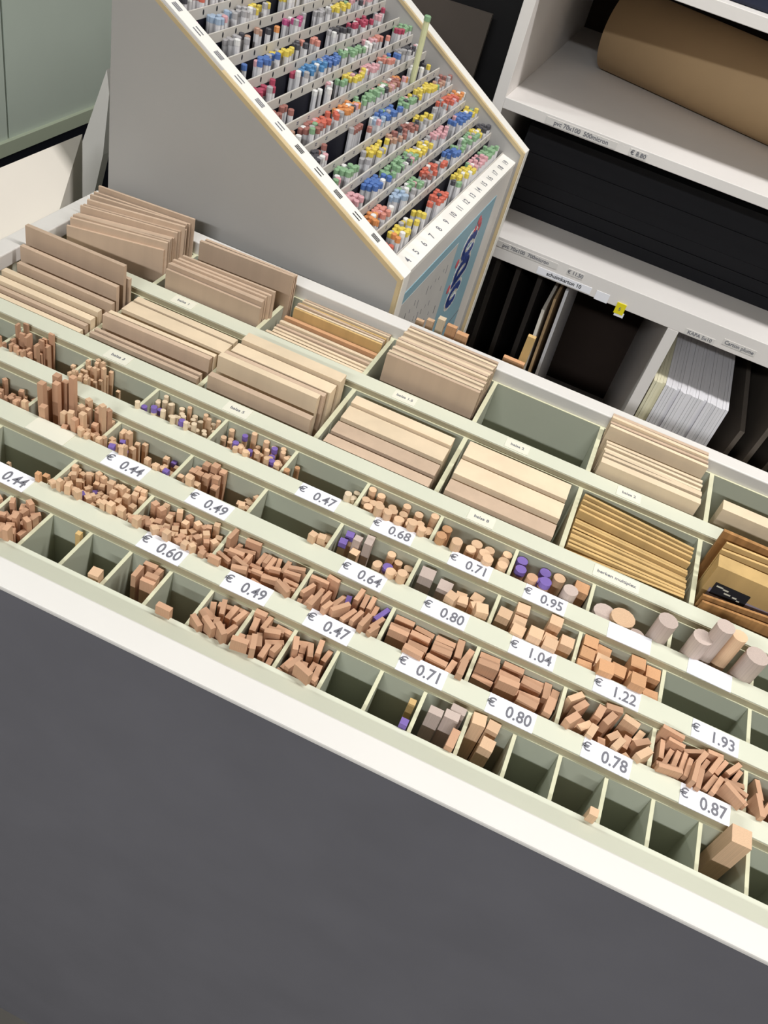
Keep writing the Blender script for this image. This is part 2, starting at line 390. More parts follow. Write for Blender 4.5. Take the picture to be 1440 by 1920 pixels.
add_stick('rd', PINE, .4385, 1.115, .058, .026, .026, 0, 'narrower pinkish tall dowel right of the two grey ones', 'thick dowels at the right of the rear small row')
add_stick('rd', GREYW, .4745, 1.1, .047, .038, .038, 0, 'widest tall grey dowel at the right edge of the photo', 'thick dowels at the right of the rear small row')
# second small row
wl = 'the middle row, dark crowded bin at left edge'
fill('2', *B3(-7), 'sq', 46, .008, 0, (-.06, -.025), BEECH, wl, jit=30, adj='dark brown ')
wl = 'the middle stick row behind the blank faded label'
fill('2', *B3(-6), 'sq', 7, .0105, 0, (.018, .05), BEECH, wl, fx=(.12, .38), fy=(.1, 1), adj='tall ')
fill('2', *B3(-6), 'sq', 2, .008, 0, (-.02, .0), PINE, wl, fx=(0, .1))
fill('2', *B3(-6), 'sq', 22, .009, 0, (-.02, .035), [BEECH, PINE], wl, fx=(.55, .95), jit=25)
fill('2', *B3(-6), 'sq', 8, .008, 0, (-.06, -.04), PINE, wl, fx=(.7, 1), fy=(0, .5), adj='short ')
wl = 'the middle stick row behind the forty-four cent label'
fill('2', *B3(-5), 'sq', 20, .0085, 0, (-.05, -.008), PINE, wl, fx=(0, .42), jit=20, purple=3)
fill('2', *B3(-5), 'sq', 14, .0085, 0, (-.055, -.03), PINE, wl, fx=(.7, 1), purple=3, adj='short ')
wl = 'the middle stick row behind the forty-nine cent label'
fill('2', *B3(-4), 'sq', 10, .0115, 0, (-.02, .0), BEECH, wl, fx=(.12, .5), fy=(.45, 1), jit=4)
fill('2', *B3(-4), 'sq', 6, .0105, 0, (-.05, -.03), PINE, wl, fx=(.0, .35), fy=(0, .5), adj='short ')
fill('2', *B3(-4), 'sq', 7, .0105, 0, (-.055, -.03), PINE, wl, fx=(.82, 1), jit=30, adj='pale ')
wl = 'the middle row left of the sixty-four cent label'
fill('2', *B3(-3), 'sq', 8, .0125, 0, (-.055, -.035), PINE, wl, fx=(.84, 1), jit=20)
wl = 'the middle stick row behind the sixty-four cent label'
fill('2', *B3(-2), 'sq', 3, .0135, 0, (-.03, -.012), PINE, wl, fx=(0, .3), purple=2, jit=8)
fill('2', *B3(-2), 'sq', 3, .0135, 0, (-.01, -.0), GREYW, wl, fx=(.25, .4), fy=(.5, 1), adj='greyish ')
fill('2', *B3(-2), 'rd', 14, .0155, 0, (-.05, -.02), PINE, wl, fx=(.6, 1), purple=1)
wl = 'the middle stick row behind the eighty cent label'
fill('2', *B3(-1), 'sq', 5, .0245, 0, (-.02, .0), GREYW, wl, fx=(0, .5), fy=(.35, 1), grid=1, adj='thick greyish ')
fill('2', *B3(-1), 'sq', 9, .0185, 0, (-.045, -.015), PINE, wl, fx=(.5, 1), jit=35)
wl = 'the middle row behind the one euro four label'
fill('2', *B3(0), 'sq', 12, .0225, 0, (-.03, .004), PINE, wl, grid=.72, adj='thick pale ')
wl = 'the middle row behind the one euro twenty-two label'
fill('2', *B3(1), 'sq', 13, .0245, 0, (-.022, .0), [ORANGEW, ORANGEW, ORANGEW, PINE], wl, grid=.85, adj='thick ')
# first small row
wl = 'the nearest stick row behind the leftmost forty-four cent label'
fill('1', *B3(-6), 'sq', 1, .006, 0, (-.02, -.018), PINE, wl, fx=(.35, .45), adj='lone ')
fill('1', *B3(-6), 'sq', 4, .0085, 0, (-.055, -.035), ORANGEW, wl, fx=(.85, 1))
wl = 'the nearest row left of the sixty cent label'
fill('1', *B3(-5), 'sq', 44, .0085, 0, (-.035, -.005), PINE, wl, fx=(0, .5), jit=40, purple=2)
fill('1', *B3(-5), 'sq', 28, .0095, 0, (-.02, .0), PINE, wl, fx=(.5, 1), fy=(.1, 1), jit=10, adj='taller ')
wl = 'the nearest stick row behind the sixty cent label'
fill('1', *B3(-4), 'sq', 80, .0098, 0, (-.03, .0), [BEECH, PINE], wl, jit=40)
wl = 'the nearest stick row behind the forty-nine cent label'
fill('1', *B3(-3), 'fl', 44, .027, .0075, (-.03, .002), BEECH, wl, yaws=(0, 10, 80, 95, -20), jit=12)
wl = 'the nearest stick row behind the forty-seven cent label'
fill('1', *B3(-2), 'fl', 26, .030, .0075, (-.035, -.002), BEECH, wl, yaws=(0, 75, 90, -10, 60), jit=10, purple=2)
wl = 'the nearest stick row behind the seventy-one cent label'
fill('1', *B3(-1), 'fl', 30, .033, .0105, (-.03, .0), BEECH, wl, fx=(0, .78), grid=.8)
fill('1', *B3(-1), 'fl', 6, .033, .0105, (-.03, .0), BEECH, wl, fx=(.78, 1), yaws=(90, 80), jit=6)
wl = 'the nearest stick row behind the eighty cent label'
fill('1', *B3(0), 'fl', 28, .034, .012, (-.03, .004), BEECH, wl, fx=(0, .8), grid=.8)
fill('1', *B3(0), 'fl', 6, .034, .012, (-.03, .004), BEECH, wl, fx=(.8, 1), yaws=(90, 95), jit=6)
wl = 'the nearest stick row behind the seventy-eight cent label'
fill('1', *B3(1), 'fl', 18, .026, .011, (-.03, .004), [BEECH, PINE], wl, yaws=(0, 90, 70, 45), jit=14)
wl = 'the nearest stick row behind the eighty-seven cent label'
fill('1', *B3(2), 'fl', 34, .036, .0075, (-.02, .012), BEECH, wl, yaws=(0, 15, -30, 60, 80), jit=14)
fill('1', *B3(3), 'fl', 12, .034, .0085, (-.02, .0), BEECH, 'the nearest stick row right of the eighty-seven cent label', yaws=(0, 60, 90), jit=14)
# narrow front bins
def FB(j, n=1): return FX(j), FX(j+n)
fill('F', *FB(-11), 'sq', 22, .0105, 0, (-.03, .005), BEECH, 'the narrow front row at the left edge', jit=40)
fill('F', *FB(-10), 'fl', 26, .0135, .0075, (-.03, .008), BEECH, 'the narrow front row, crowded bin near the left edge', yaws=(0, 60, 90), jit=30)
fill('F', *FB(-9), 'sq', 2, .009, 0, (-.016, -.005), PLY, 'the narrow front row, bin right of the crowded left one', fx=(.85, 1), fy=(.8, 1))
fill('F', *FB(-8), 'sq', 1, .016, 0, (-.006, -.004), PINE, 'the third narrow bin left of the big brown bundle', fx=(.85, 1), fy=(0, .3), adj='pale ')
fill('F', *FB(-7), 'fl', 5, .022, .0085, (-.015, .002), BEECH, 'the second narrow bin left of the big brown bundle', fx=(.45, 1), fy=(.5, 1), yaws=(0, 90))
fill('F', *FB(-6), 'fl', 2, .022, .010, (-.03, -.024), BEECH, 'the narrow bin next left of the big brown bundle', fx=(0, .9), fy=(0, .3), yaws=(0,), jit=3)
for j in (-5, -4, -3):
    fill('F', *FB(j), 'fl', 26, .0255, .0085, (-.025, .002), BEECH, 'the big brown bundle filling three narrow bins', yaws=(0, 20, 80, 100, -30), jit=14)
fill('F', *FB(-1), 'sq', 1, .011, 0, (-.03, -.028), PLY, 'the nearly empty narrow bin below the seventy-one cent label', fx=(.85, 1), fy=(.05, .15), purple=1)
fill('F', *FB(-1), 'sq', 1, .011, 0, (-.016, -.012), PLY, 'the nearly empty narrow bin below the seventy-one cent label', fx=(.85, 1), fy=(.6, .8), adj='yellowish ')
fill('F', *FB(0), 'fl', 3, .021, .014, (.0, .008), GREYW, 'the narrow bin below right of the seventy-one cent label', fy=(.55, 1), jit=3, adj='greyish ')
fill('F', *FB(0), 'fl', 1, .012, .030, (-.01, .0), BEECH, 'the narrow bin below right of the seventy-one cent label', fx=(.85, 1), jit=3, adj='brown ')
fill('F', *FB(1), 'sq', 3, .020, 0, (-.012, .004), PINE, 'the narrow bin just left below the eighty cent label', fy=(.4, 1), jit=12)
fill('F', *FB(3), 'sq', 1, .012, 0, (.004, .006), PINE, 'the narrow bin left below the seventy-eight cent label', fx=(.8, .95), fy=(0, .1), adj='short pale ')
fill('F', *FB(6), 'sq', 1, .026, 0, (.022, .024), PINE, 'the narrow bin below the eighty-seven cent label', fx=(.6, .85), fy=(.6, .9), jit=3, adj='single thick ')

# ------------------------------------------------------------------ sheets in the two wide rows
SHM = {}
def sheet(x0, y0, x1, y1, z, t, m, lab, grp, name='balsa_sheet', zr=0., cat='wood sheet', zb=ZB, extra=None):
    w_ = math.hypot(x1-x0, y1-y0); a = math.degrees(math.atan2(y1-y0, x1-x0))
    b = MB(); L = z-zb
    b.prism([(-w_/2, 0), (w_/2, 0), (w_/2, L+zr/2), (-w_/2, L-zr/2)], 'y', -t/2, t/2, m)
    if extra: extra(b, w_, t, L)
    o = b.build(name)
    o.matrix_world = Matrix.Translation(W((x0+x1)/2, (y0+y1)/2, zb)) @ RZ(a)
    return tag(o, lab, cat, grp)
def pack(keys, n, t, mats, lab, grp, jz=.006, jx=.006, name='balsa_sheet', cat='wood sheet', jy=0):
    """keys: list of (x0,y0,x1,y1,z) from front to back, interpolated over n sheets"""
    for i in range(n):
        u = i/(n-1)*(len(keys)-1) if n > 1 else 0; k = min(int(u), len(keys)-2) if len(keys) > 1 else 0; f = u-k
        a, c = keys[k], keys[min(k+1, len(keys)-1)]
        v = [a[q]*(1-f)+c[q]*f for q in range(5)]; dx = random.uniform(-jx, jx)
        sheet(v[0]+dx, v[1], v[2]+dx, v[3], v[4]+random.uniform(-jz, jz), t*random.uniform(.85, 1.1), mats[i % len(mats)], lab, grp, name, zr=random.uniform(-.003, .003), cat=cat)
g = 'brown balsa sheets fanned out in the rear left corner bin'
pack([(-1.067, 1.462, -.868, 1.520, .052), (-1.067, 1.492, -.868, 1.549, .062), (-1.072, 1.53, -.862, 1.578, .075), (-1.079, 1.583, -.858, 1.612, .088)], 13, .0062, [BALSA],
     'tall brown balsa sheet fanned out in the rear left corner bin', g, jz=.008)
g = 'brown balsa sheets in the second rear bin, front stack'
pack([(-.832, 1.466, -.612, 1.470, .044), (-.820, 1.505, -.605, 1.511, .057)], 6, .0066, [BALSA], 'tall brown balsa sheet in the front stack of the second rear bin', g, jz=.006)
pack([(-.818, 1.568, -.598, 1.577, .072), (-.816, 1.604, -.596, 1.612, .062)], 4, .0075, [BALSA], 'dark faced balsa sheet in the rear stack of the second rear bin', 'balsa sheets in the rear stack of the second rear bin', jz=.004)
g = 'pale thin sheets in the rear bin left of the tall dark-faced pack'
pack([(-.589, 1.468, -.361, 1.468, -.008), (-.585, 1.53, -.365, 1.53, -.006)], 7, .0075, [BALSAP, BALSA, BALSAP], 'pale thin wood sheet at the front of the third rear bin', g, jz=.005, jx=.003)
pack([(-.585, 1.545, -.365, 1.545, -.004), (-.583, 1.562, -.366, 1.562, -.008)], 2, .0095, [ORANGEW], 'orange-brown sheet in the middle of the third rear bin', 'orange-brown sheets in the third rear bin', jx=.002)
pack([(-.580, 1.574, -.370, 1.574, .004), (-.572, 1.615, -.362, 1.615, .014)], 6, .006, [PLY, BALSAP, BALSA], 'straw coloured sheet at the back of the third rear bin', 'straw coloured sheets at the back of the third rear bin', jz=.004, jx=.003)
def redprint(b, w_, t, L):
    b.text('BALSA', T(.03, -t/2-.0006, L-.105) @ RX(90), .028, RED)
sheet(-.331, 1.484, -.126, 1.484, .052, .008, BALSA, 'dark-faced front balsa sheet with red print, standing high beside the empty bin', 'sheets in the fourth rear bin', extra=redprint)
pack([(-.331, 1.496, -.126, 1.496, .050), (-.330, 1.555, -.126, 1.555, .052), (-.328, 1.615, -.123, 1.615, .053)], 12, .0085, [BALSAP, BALSA], 'light brown balsa sheet behind the red-printed one in the fourth rear bin', 'sheets in the fourth rear bin', jz=.003, jx=.002)
sheet(.148, 1.478, .355, 1.478, .024, .018, BALSAP, 'thick pale front board of the rear bin right of the empty bin', 'sheets in the rear bin right of the empty bin')
pack([(.147, 1.497, .353, 1.497, .024), (.146, 1.545, .352, 1.545, .022)], 5, .0085, [BALSAP], 'pale thin sheet behind the thick front board in the bin right of the empty bin', 'sheets in the rear bin right of the empty bin', jz=.003, jx=.002)
pack([(.141, 1.585, .354, 1.585, .036), (.141, 1.616, .350, 1.616, .047)], 4, .0085, [BALSAP, BALSA], 'light brown rear sheet in the bin right of the empty bin', 'rear sheets in the bin right of the empty bin', jz=.003, jx=.002)
sheet(.402, 1.51, .605, 1.51, .018, .032, BALSAP, 'very thick pale balsa block in the last rear bin at the right edge', None, name='balsa_block')
# front wide row
g = 'cream boards in the front left wide bin'
for (y, z, t, m, lb) in ((1.216, -.002, .012, BALSAP, 'whitish front board of the front left wide bin'), (1.234, .002, .010, BALSA, 'second board of the front left wide bin'),
                         (1.254, .007, .016, BALSAP, 'thick pale yellowish board in the front left wide bin'), (1.276, .014, .014, BALSAP, 'cream board behind the thick pale yellowish one')):
    sheet(-1.082, y, -.862, y, z, t, m, lb, g)
sheet(-1.066, 1.3, -.848, 1.3, .026, .010, BALSA, 'low grey-brown sheet in front of the two tall sheets at the left', g)
sheet(-1.083, 1.333, -.860, 1.333, .044, .010, BALSA, 'middle-height grey-brown sheet before the tallest sheet at the left', g)
sheet(-1.092, 1.362, -.866, 1.366, .074, .010, BALSA, 'tallest single balsa sheet standing up at the left end of the tray', g)
sheet(-1.03, 1.379, -.862, 1.380, .040, .008, BALSA, 'narrow sheet hidden just behind the tallest sheet at the left end', g)
g = 'sheets in the wide bin in front of the second rear bin'
sheet(-.845, 1.222, -.612, 1.224, .002, .009, BALSA, 'front thin sheet with a light edge in the second front wide bin', g)
sheet(-.843, 1.234, -.612, 1.236, .004, .008, BALSA, 'second thin sheet in the second front wide bin', g)
sheet(-.848, 1.27, -.615, 1.275, .018, .012, BALSA, 'brown faced sheet standing higher in the second front wide bin', g)
sheet(-.846, 1.285, -.613, 1.290, .017, .010, BALSAP, 'pale sheet behind the brown faced one in the second front wide bin', g)
sheet(-.842, 1.338, -.612, 1.338, .008, .036, BALSAP, 'thick pale block at the back of the second front wide bin', g)
sheet(-.842, 1.371, -.612, 1.371, .008, .018, BALSAP, 'pale board at the rear wall of the second front wide bin', g)
g = 'boards in the third front wide bin'
sheet(-.592, 1.23, -.378, 1.23, .020, .014, BALSA, 'front brown faced board of the third front wide bin', g)
sheet(-.598, 1.276, -.388, 1.276, .037, .016, BALSAP, 'taller board with pale face in the third front wide bin', g)
sheet(-.596, 1.294, -.382, 1.294, .033, .012, BALSA, 'board just behind the taller pale-faced one in the third front wide bin', g)
sheet(-.592, 1.325, -.378, 1.325, .030, .032, BALSAP, 'thick cream block in the third front wide bin', g)
sheet(-.590, 1.363, -.374, 1.363, .036, .030, BALSAP, 'thick whitish block at the back of the third front wide bin', g)
g = 'blocks in the fourth front wide bin'
for (y, z, t, m, lb) in ((1.226, -.004, .026, BALSA, 'pinkish front block of the fourth front wide bin'), (1.268, -.004, .036, BALSA, 'second block, pinkish top, in the fourth front wide bin'),
                         (1.318, -.001, .044, BALSAP, 'wide cream block in the fourth front wide bin'), (1.359, .004, .028, BALSAP, 'straw coloured block at the back of the fourth front wide bin')):
    sheet(-.343, y, -.130, y, z, t, m, lb, g, name='balsa_block')
g = 'blocks in the fifth front wide bin'
for (y, z, t, m, lb) in ((1.232, .006, .036, BALSA, 'front brownish block of the fifth front wide bin'), (1.286, .012, .048, BALSAP, 'middle cream block with white corner in the fifth front wide bin'),
                         (1.346, .014, .050, BALSAP, 'rear pale block of the fifth front wide bin')):
    sheet(-.1, y, .110, y, z, t, m, lb, g, name='balsa_block')
g = 'yellow birch plywood sheets fanned out in the sixth front wide bin'
pls = [(1.218, 1.232, -.012), (1.236, 1.238, -.010), (1.249, 1.247, -.012), (1.258, 1.256, -.009), (1.267, 1.265, -.012), (1.277, 1.273, -.010), (1.297, 1.288, -.018),
       (1.306, 1.297, -.012), (1.315, 1.306, -.014), (1.338, 1.322, -.006), (1.347, 1.336, -.002), (1.362, 1.346, .0), (1.377, 1.356, .002)]
for (ya, yb, z) in pls:
    sheet(.141, ya, .364, yb, z, .0058, PLY, 'thin yellow birch plywood sheet fanned out in the sixth front wide bin', g, name='plywood_sheet')
g = 'brown boards in the last front wide bin'
def sticker_blank(b, w_, t, L):
    LG = mat('lilac_grey_label', (165, 155, 170), .5)
    b.box(-w_/2+.01, w_/2-.005, -t/2-.001, -t/2, L-.072, L-.050, LG)
    b.box(-w_/2+.014, -w_/2+.078, -t/2-.002, -t/2, L-.062, L-.034, INKD)
    for (dx, dz, ww) in ((.024, -.040, .012), (.036, -.042, .010), (.042, -.049, .012), (.056, -.050, .008), (.064, -.054, .006)):
        b.box(-w_/2+dx-ww/2, -w_/2+dx+ww/2, -t/2-.0026, -t/2-.0019, L+dz-.0015, L+dz+.0015, PALE_LABEL)
    for k in range(7):
        b.box(-w_/2+.09+k*.012, -w_/2+.098+k*.012, -t/2-.002, -t/2-.0009, L-.062, L-.058, NAVY)
sheet(.388, 1.214, .585, 1.232, .012, .0052, RIB, 'thin ribbed brown sheet, front one, slanting in the last front wide bin', g, name='plywood_sheet')
sheet(.386, 1.226, .587, 1.252, .016, .0052, RIB, 'second ribbed brown sheet spreading away from the front one', g, name='plywood_sheet')
sheet(.392, 1.288, .598, 1.288, .052, .034, PLY, 'thick yellow plywood block with a black and lilac sticker', g, name='plywood_block', extra=sticker_blank)
sheet(.394, 1.318, .600, 1.332, .055, .0055, PLY, 'thin yellow sheet behind the stickered block', g, name='plywood_sheet')
sheet(.400, 1.338, .602, 1.346, .058, .0055, PLY, 'second thin yellow sheet behind the stickered block', g, name='plywood_sheet')
sheet(.394, 1.374, .605, 1.374, .056, .0085, RIB, 'tall ribbed brown board at the rear of the last front wide bin', g, name='plywood_sheet')

# ------------------------------------------------------------------ marker dispenser
YAW = -1.41
DM = RZ(YAW)
DX, DY, DZ = -.391, 1.7, .1
DP = empty('marker_dispenser', DX, DY, -ZT, 'tall grey dispenser cabinet with a sloping rack of colourful markers and a blue poster', 'marker display', M=DM)
DI = T(0, 0, DZ+ZT)         # part coordinates: origin at the near front kink
TAN_S = math.tan(math.radians(29.3))
XB = -.757; YF = 1.085; YI0, YI1 = .05, 1.035
def slz(x): return -x*TAN_S
prof = [(0, 0), (XB, slz(XB)), (XB, -DZ-ZT+.0), (0, -DZ-ZT+.0)]
def side(y0, y1, yn):
    b = MB(DI); b.prism([(-.004, -.004), (XB+.004, slz(XB)-.002), (XB+.004, -2.04), (-.004, -2.04)], 'y', y0, y1, DGREY); sp = b.build('side_panel', DP)
    # white band over the edges
    e = .006
    b = MB(DI); n = (math.sin(math.radians(29.3)), math.cos(math.radians(29.3)))
    b.prism([(0, 0), (XB, slz(XB)), (XB, slz(XB)-.008), (-.008, -.004)], 'y', y0+.011, y1+.001, WHITEE)
    b.prism([(0, 0), (-.008, -.004), (-.008, -2.045), (0, -2.045)], 'y', y0+.011, y1+.001, WHITEE)
    b.build('edge_band', sp)
    b = MB(DI)
    b.prism([(-.002, -.001), (XB, slz(XB)-.002), (XB, slz(XB)-.012), (-.011, -.008)], 'y', y0-.0015, y0+.011, TAN)
    b.prism([(-.002, -.001), (-.011, -.008), (-.011, -2.045), (-.002, -2.045)], 'y', y0-.0015, y0+.011, TAN)
    b.build('bare_edge', sp)
side(0, YI0, 0); side(YI1, YF, 0)
b = MB(DI); b.box(XB, XB+.02, YI0, YI1, -2.045, slz(XB)-.03, DGREY); b.build('back_panel', DP)
b = MB(DI); b.box(-.034, -.020, YI0, YI1, -2.04, -.0345, RIMW); fp = b.build('front_panel', DP)
# poster
b = MB(DI); b.box(-.020, -.0185, .058, .90, -.75, -.098, BLUEP)
b.box(-.0187, -.0180, .058, .56, -.75, -.128, POSTW)
b.box(-.0187, -.0182, .56, .90, -.50, -.495, INK)
for r_ in range(14):
    y = .09+.032*r_
    for q in range(9):
        if random.random() < .75:
            zz = -.17-.06*q-random.uniform(0, .015); hh = random.choice((.006, .01, .004))
            b.box(-.0181, -.0176, y, y+random.uniform(.002, .004), zz-hh*2.5, zz, INK if random.random() < .7 else INKD)
ps = b.build('poster', fp)
# curved two-line emblem in blue with white outline, red figure at its far end
def blob(b, pts, r, m, x):
    for (y, z) in pts: b.cyl((x, y, z), (1, 0, 0), r, .0006, m, n=12)
def arc(cy, cz, ry, rz, a0, a1, n=9): return [(cy+ry*math.cos(math.radians(a0+(a1-a0)*k/(n-1))), cz+rz*math.sin(math.radians(a0+(a1-a0)*k/(n-1)))) for k in range(n)]
b = MB(DI)
STR = [arc(.72, -.195, .055, .030, 40, 320, 13), arc(.715, -.27, .055, .026, -20, 200, 13), [(.655+.014*k, -.30+.002*k) for k in range(9)],
       arc(.71, -.355, .050, .028, 30, 300, 13)]
for st in STR: blob(b, st, .024, WHITEE, -.0183)
for st in STR: blob(b, st, .0135, NAVY, -.0176)
blob(b, [(.75, -.125), (.77, -.14), (.73, -.15), (.78, -.155), (.63, -.22), (.62, -.30)], .014, mat('pink_red_print', (214, 96, 104), .5), -.0178)
b.build('emblem', ps)
# numbered ledge
b = MB(DI); b.prism([(-.0655, -.0229), (-.019, -.0345), (-.019, -.046), (-.0655, -.04)], 'y', YI0, YI1, WHITEE)
b.box(-.0685, -.0658, YI0, YI1, -.09, -.0205, LIP)
ta = math.degrees(math.atan2(.0116, .0465))
for k in range(17):
    y = YI0+.048+.0555*k
    b.text(str(k+3), T(-.040, y, -.0289) @ RY(ta) @ RZ(90), .026, INK)
b.build('number_ledge', DP)
# well floor (dark) and tier lips
b = MB(DI); b.prism([(-.03, -.13), (XB+.02, slz(XB+.02)-.145), (XB+.02, slz(XB+.02)-.17), (-.03, -.16)], 'y', YI0, YI1, BLACKP)
b.build('well_floor', DP)
LX = lambda k: -.069-.0527*k      # lip k; row k stands in front of lip k (k>=1)
def lipz(k): return slz(LX(k))-.047
NR = 13
for k in range(1, NR+1):
    if LX(k) < XB+.02: break
    b = MB(DI); b.box(LX(k)-.002, LX(k)+.002, YI0, YI1, lipz(k)-.022, lipz(k), LIP)
    b.box(LX(k)-.002, LX(k)+.002, YI0, YI1, lipz(k)-.09, lipz(k)-.022, BLACKP)
    for c in range(17):
        y = YI0+.012+.0575*c
        if k >= 7:
            b.prism([(y+.006+.003*math.cos(a*math.pi/4), lipz(k)-.009+.006*math.sin(a*math.pi/4)) for a in range(8)], 'x', LX(k)+.0019, LX(k)+.0026, INKD)
        else:
            b.box(LX(k)+.0019, LX(k)+.0026, y, y+.010, lipz(k)-.0085, lipz(k)-.006, INK)
            b.box(LX(k)+.0019, LX(k)+.0026, y, y+.009, lipz(k)-.0125, lipz(k)-.0105, INK)
    b.build('tier_strip', DP)
# little row tags printed on the near edge strip
b = MB(DI)
for k in range(1, 13):
    x = LX(k)+.03; M_ = T(x, .030, slz(x)+.0008) @ RY(29.3)
    for q in (-1, 0, 1):
        vs = [M_ @ Vector(p) for p in ((-.011, q*.0055-.002, 0), (.011, q*.0055-.002, 0), (.011, q*.0055+.0012, 0), (-.011, q*.0055+.0012, 0))]
        if q or k % 2: b.poly([tuple(v) for v in vs], [(0, 1, 2, 3)], INKD if k < 6 else INK)
b.build('row_tag', DP)

# ------------------------------------------------------------------ markers
def soft(c): m_ = sum(c)/3; return tuple(m_+8+(v-m_)*.7 for v in c)
CMAP = {'r': ((232, 92, 66), 'red'), 'o': ((242, 138, 58), 'orange'), 'y': ((240, 208, 50), 'yellow'), 'g': ((128, 178, 124), 'green'), 'k': ((222, 150, 158), 'pink'),
        's': ((226, 128, 108), 'salmon'), 'b': ((172, 96, 84), 'red-brown'), 'n': ((196, 140, 112), 'light brown'), 'l': ((150, 176, 206), 'light blue'), 'u': ((62, 108, 196), 'blue'),
        'U': ((58, 132, 200), 'bright blue'), 'd': ((72, 70, 78), 'dark grey'), 'e': ((168, 164, 166), 'grey'), 'w': ((226, 224, 220), 'white'), 'c': ((196, 52, 84), 'crimson'), 'm': ((206, 62, 130), 'magenta')}
GRID = ["ropyyrrggyykkggss", "boskllggbrrrugggy", "kk.uugggyyekk.uuy", "g.g.eyynbbdy.erro", "ddb..bbluuggyyynb", "wnbrroogggnbo.wy.", "ybb..wggyyk.suedw",
        "ccc.cUUuuggwkslcg", "..uuyyds..d.cckkc", "u.enno.mm.eyy.kkg", "m.lleyy.yygmkgwrk", "g.rk.yy.gk..ullgr", "kkrygu..lkkyyugrr"]
GRID[0] = "royyy.rr.gyykkgg.s"[:17]; GRID[1] = "bos.lggbrr.ugggyd"
PR = .0068
caps = {}
def cap_mesh(ch):
    if ch not in caps:
        b = MB(); b.cyl((0, 0, -.013), (0, 0, 1), PR+.0004, .013, mat('marker_cap_'+CMAP[ch][1].replace(' ', '_').replace('-', '_'), soft(CMAP[ch][0]), .4), n=8, bevel=.0015)
        o = b.build('cap'); caps[ch] = o.data; bpy.data.objects.remove(o)
    return caps[ch]
b = MB(); b.cyl((0, 0, 0), (0, 0, 1), PR, .087, PENW, n=8); o = b.build('barrel'); barrel_me = o.data; bpy.data.objects.remove(o)
Dworld = Matrix.Translation(W(DX, DY, DZ)) @ DM
rs = random.Random(11)
ALL = []
for k in range(1, NR+1):
    if LX(k) < XB+.02: break
    xs = [LX(k-1)-.0105-.0148*i for i in range(3)]
    if k == 1: xs = [LX(0)-.007-.0148*i for i in range(3)]
    for c, ch in enumerate(GRID[k-1]):
        y0 = YI0+.008+.0575*c
        dens = rs.choice((.25, .5, .7, .95))
        if ch == '.': dens = .0 if rs.random() < .7 else .2
        for i in range(3):
            for j in range(4):
                if rs.random() > dens*(.75 if i == 0 else 1): continue
                cc = ch if ch != '.' else rs.choice('dew')
                if rs.random() < .16: cc = rs.choice('eewwdkg')
                if y0+.0145*j+.006 > YI1-.006: continue
                z = lipz(k)-.007-.004*i+rs.uniform(-.004, .004)
                ALL.append((k, xs[i]+rs.uniform(-.0006, .0006), y0+.006+.0145*j+rs.uniform(-.0005, .0005), z, cc, c))
camD = Dworld.inverted() @ W(0, 0, 1)
ALL.sort(key=lambda a: (Vector(a[1:4])*S-camD).length)
near, rest = ALL[:300], ALL[300:]
for (k, x, y, z, cc, c) in near:
    nm = CMAP[cc][1]; tier = ['', 'lowest', 'second lowest', 'third lowest', 'fourth', 'fifth', 'sixth', 'seventh', 'eighth', 'ninth', 'tenth', 'eleventh', 'twelfth', 'thirteenth'][k]
    part = 'near end' if c < 4 else 'left of middle' if c < 8 else 'right of middle' if c < 13 else 'far end'
    t = bpy.data.objects.new('marker_pen', None); COL.objects.link(t); t.empty_display_size = .01
    t.matrix_world = Dworld @ Matrix.Translation(Vector((x, y, z-.1))*S)
    tag(t, f'marker with {nm} cap in the {tier} tier of the rack, {part}', 'marker', f'{nm} capped markers in the {tier} tier of the rack, {part}')
    o = bpy.data.objects.new('barrel', barrel_me); COL.objects.link(o); o.parent = t
    o = bpy.data.objects.new('cap', cap_mesh(cc)); COL.objects.link(o); o.parent = t; o.location = (0, 0, .1*S); o['label'] = nm+' cap'
b = MB()
for (k, x, y, z, cc, c) in rest:
    b.cyl((x, y, z-.09), (0, 0, 1), PR, .077, PENW, n=6, cap=False)
    b.cyl((x, y, z-.013), (0, 0, 1), PR+.0004, .013, mat('marker_cap_'+CMAP[cc][1].replace(' ', '_').replace('-', '_'), soft(CMAP[cc][0]), .4), n=6, bevel=.0015)
o = b.build('marker_pens'); o.matrix_world = Dworld
tag(o, 'smaller white markers with coloured caps filling the upper and far part of the rack', 'markers', kind='stuff')
# the one tall pale green marker standing out of the rack
t = bpy.data.objects.new('marker_pen', None); COL.objects.link(t); t.empty_display_size = .01
t.matrix_world = Dworld @ Matrix.Translation(Vector((-.352, .862, slz(-.352)-.075))*S)
tag(t, 'tall pale green marker standing up high out of the rack near its far side', 'marker')
PG = mat('pale_green_plastic', (214, 216, 172), .4)
b = MB(); b.cyl((0, 0, 0), (0, 0, 1), .0085, .165, PG, n=10); b.build('barrel', t)
b = MB(); b.cyl((0, 0, .165), (0, 0, 1), .0095, .014, mat('marker_cap_green', CMAP['g'][0], .4), n=10, bevel=.002); b.build('cap', t)

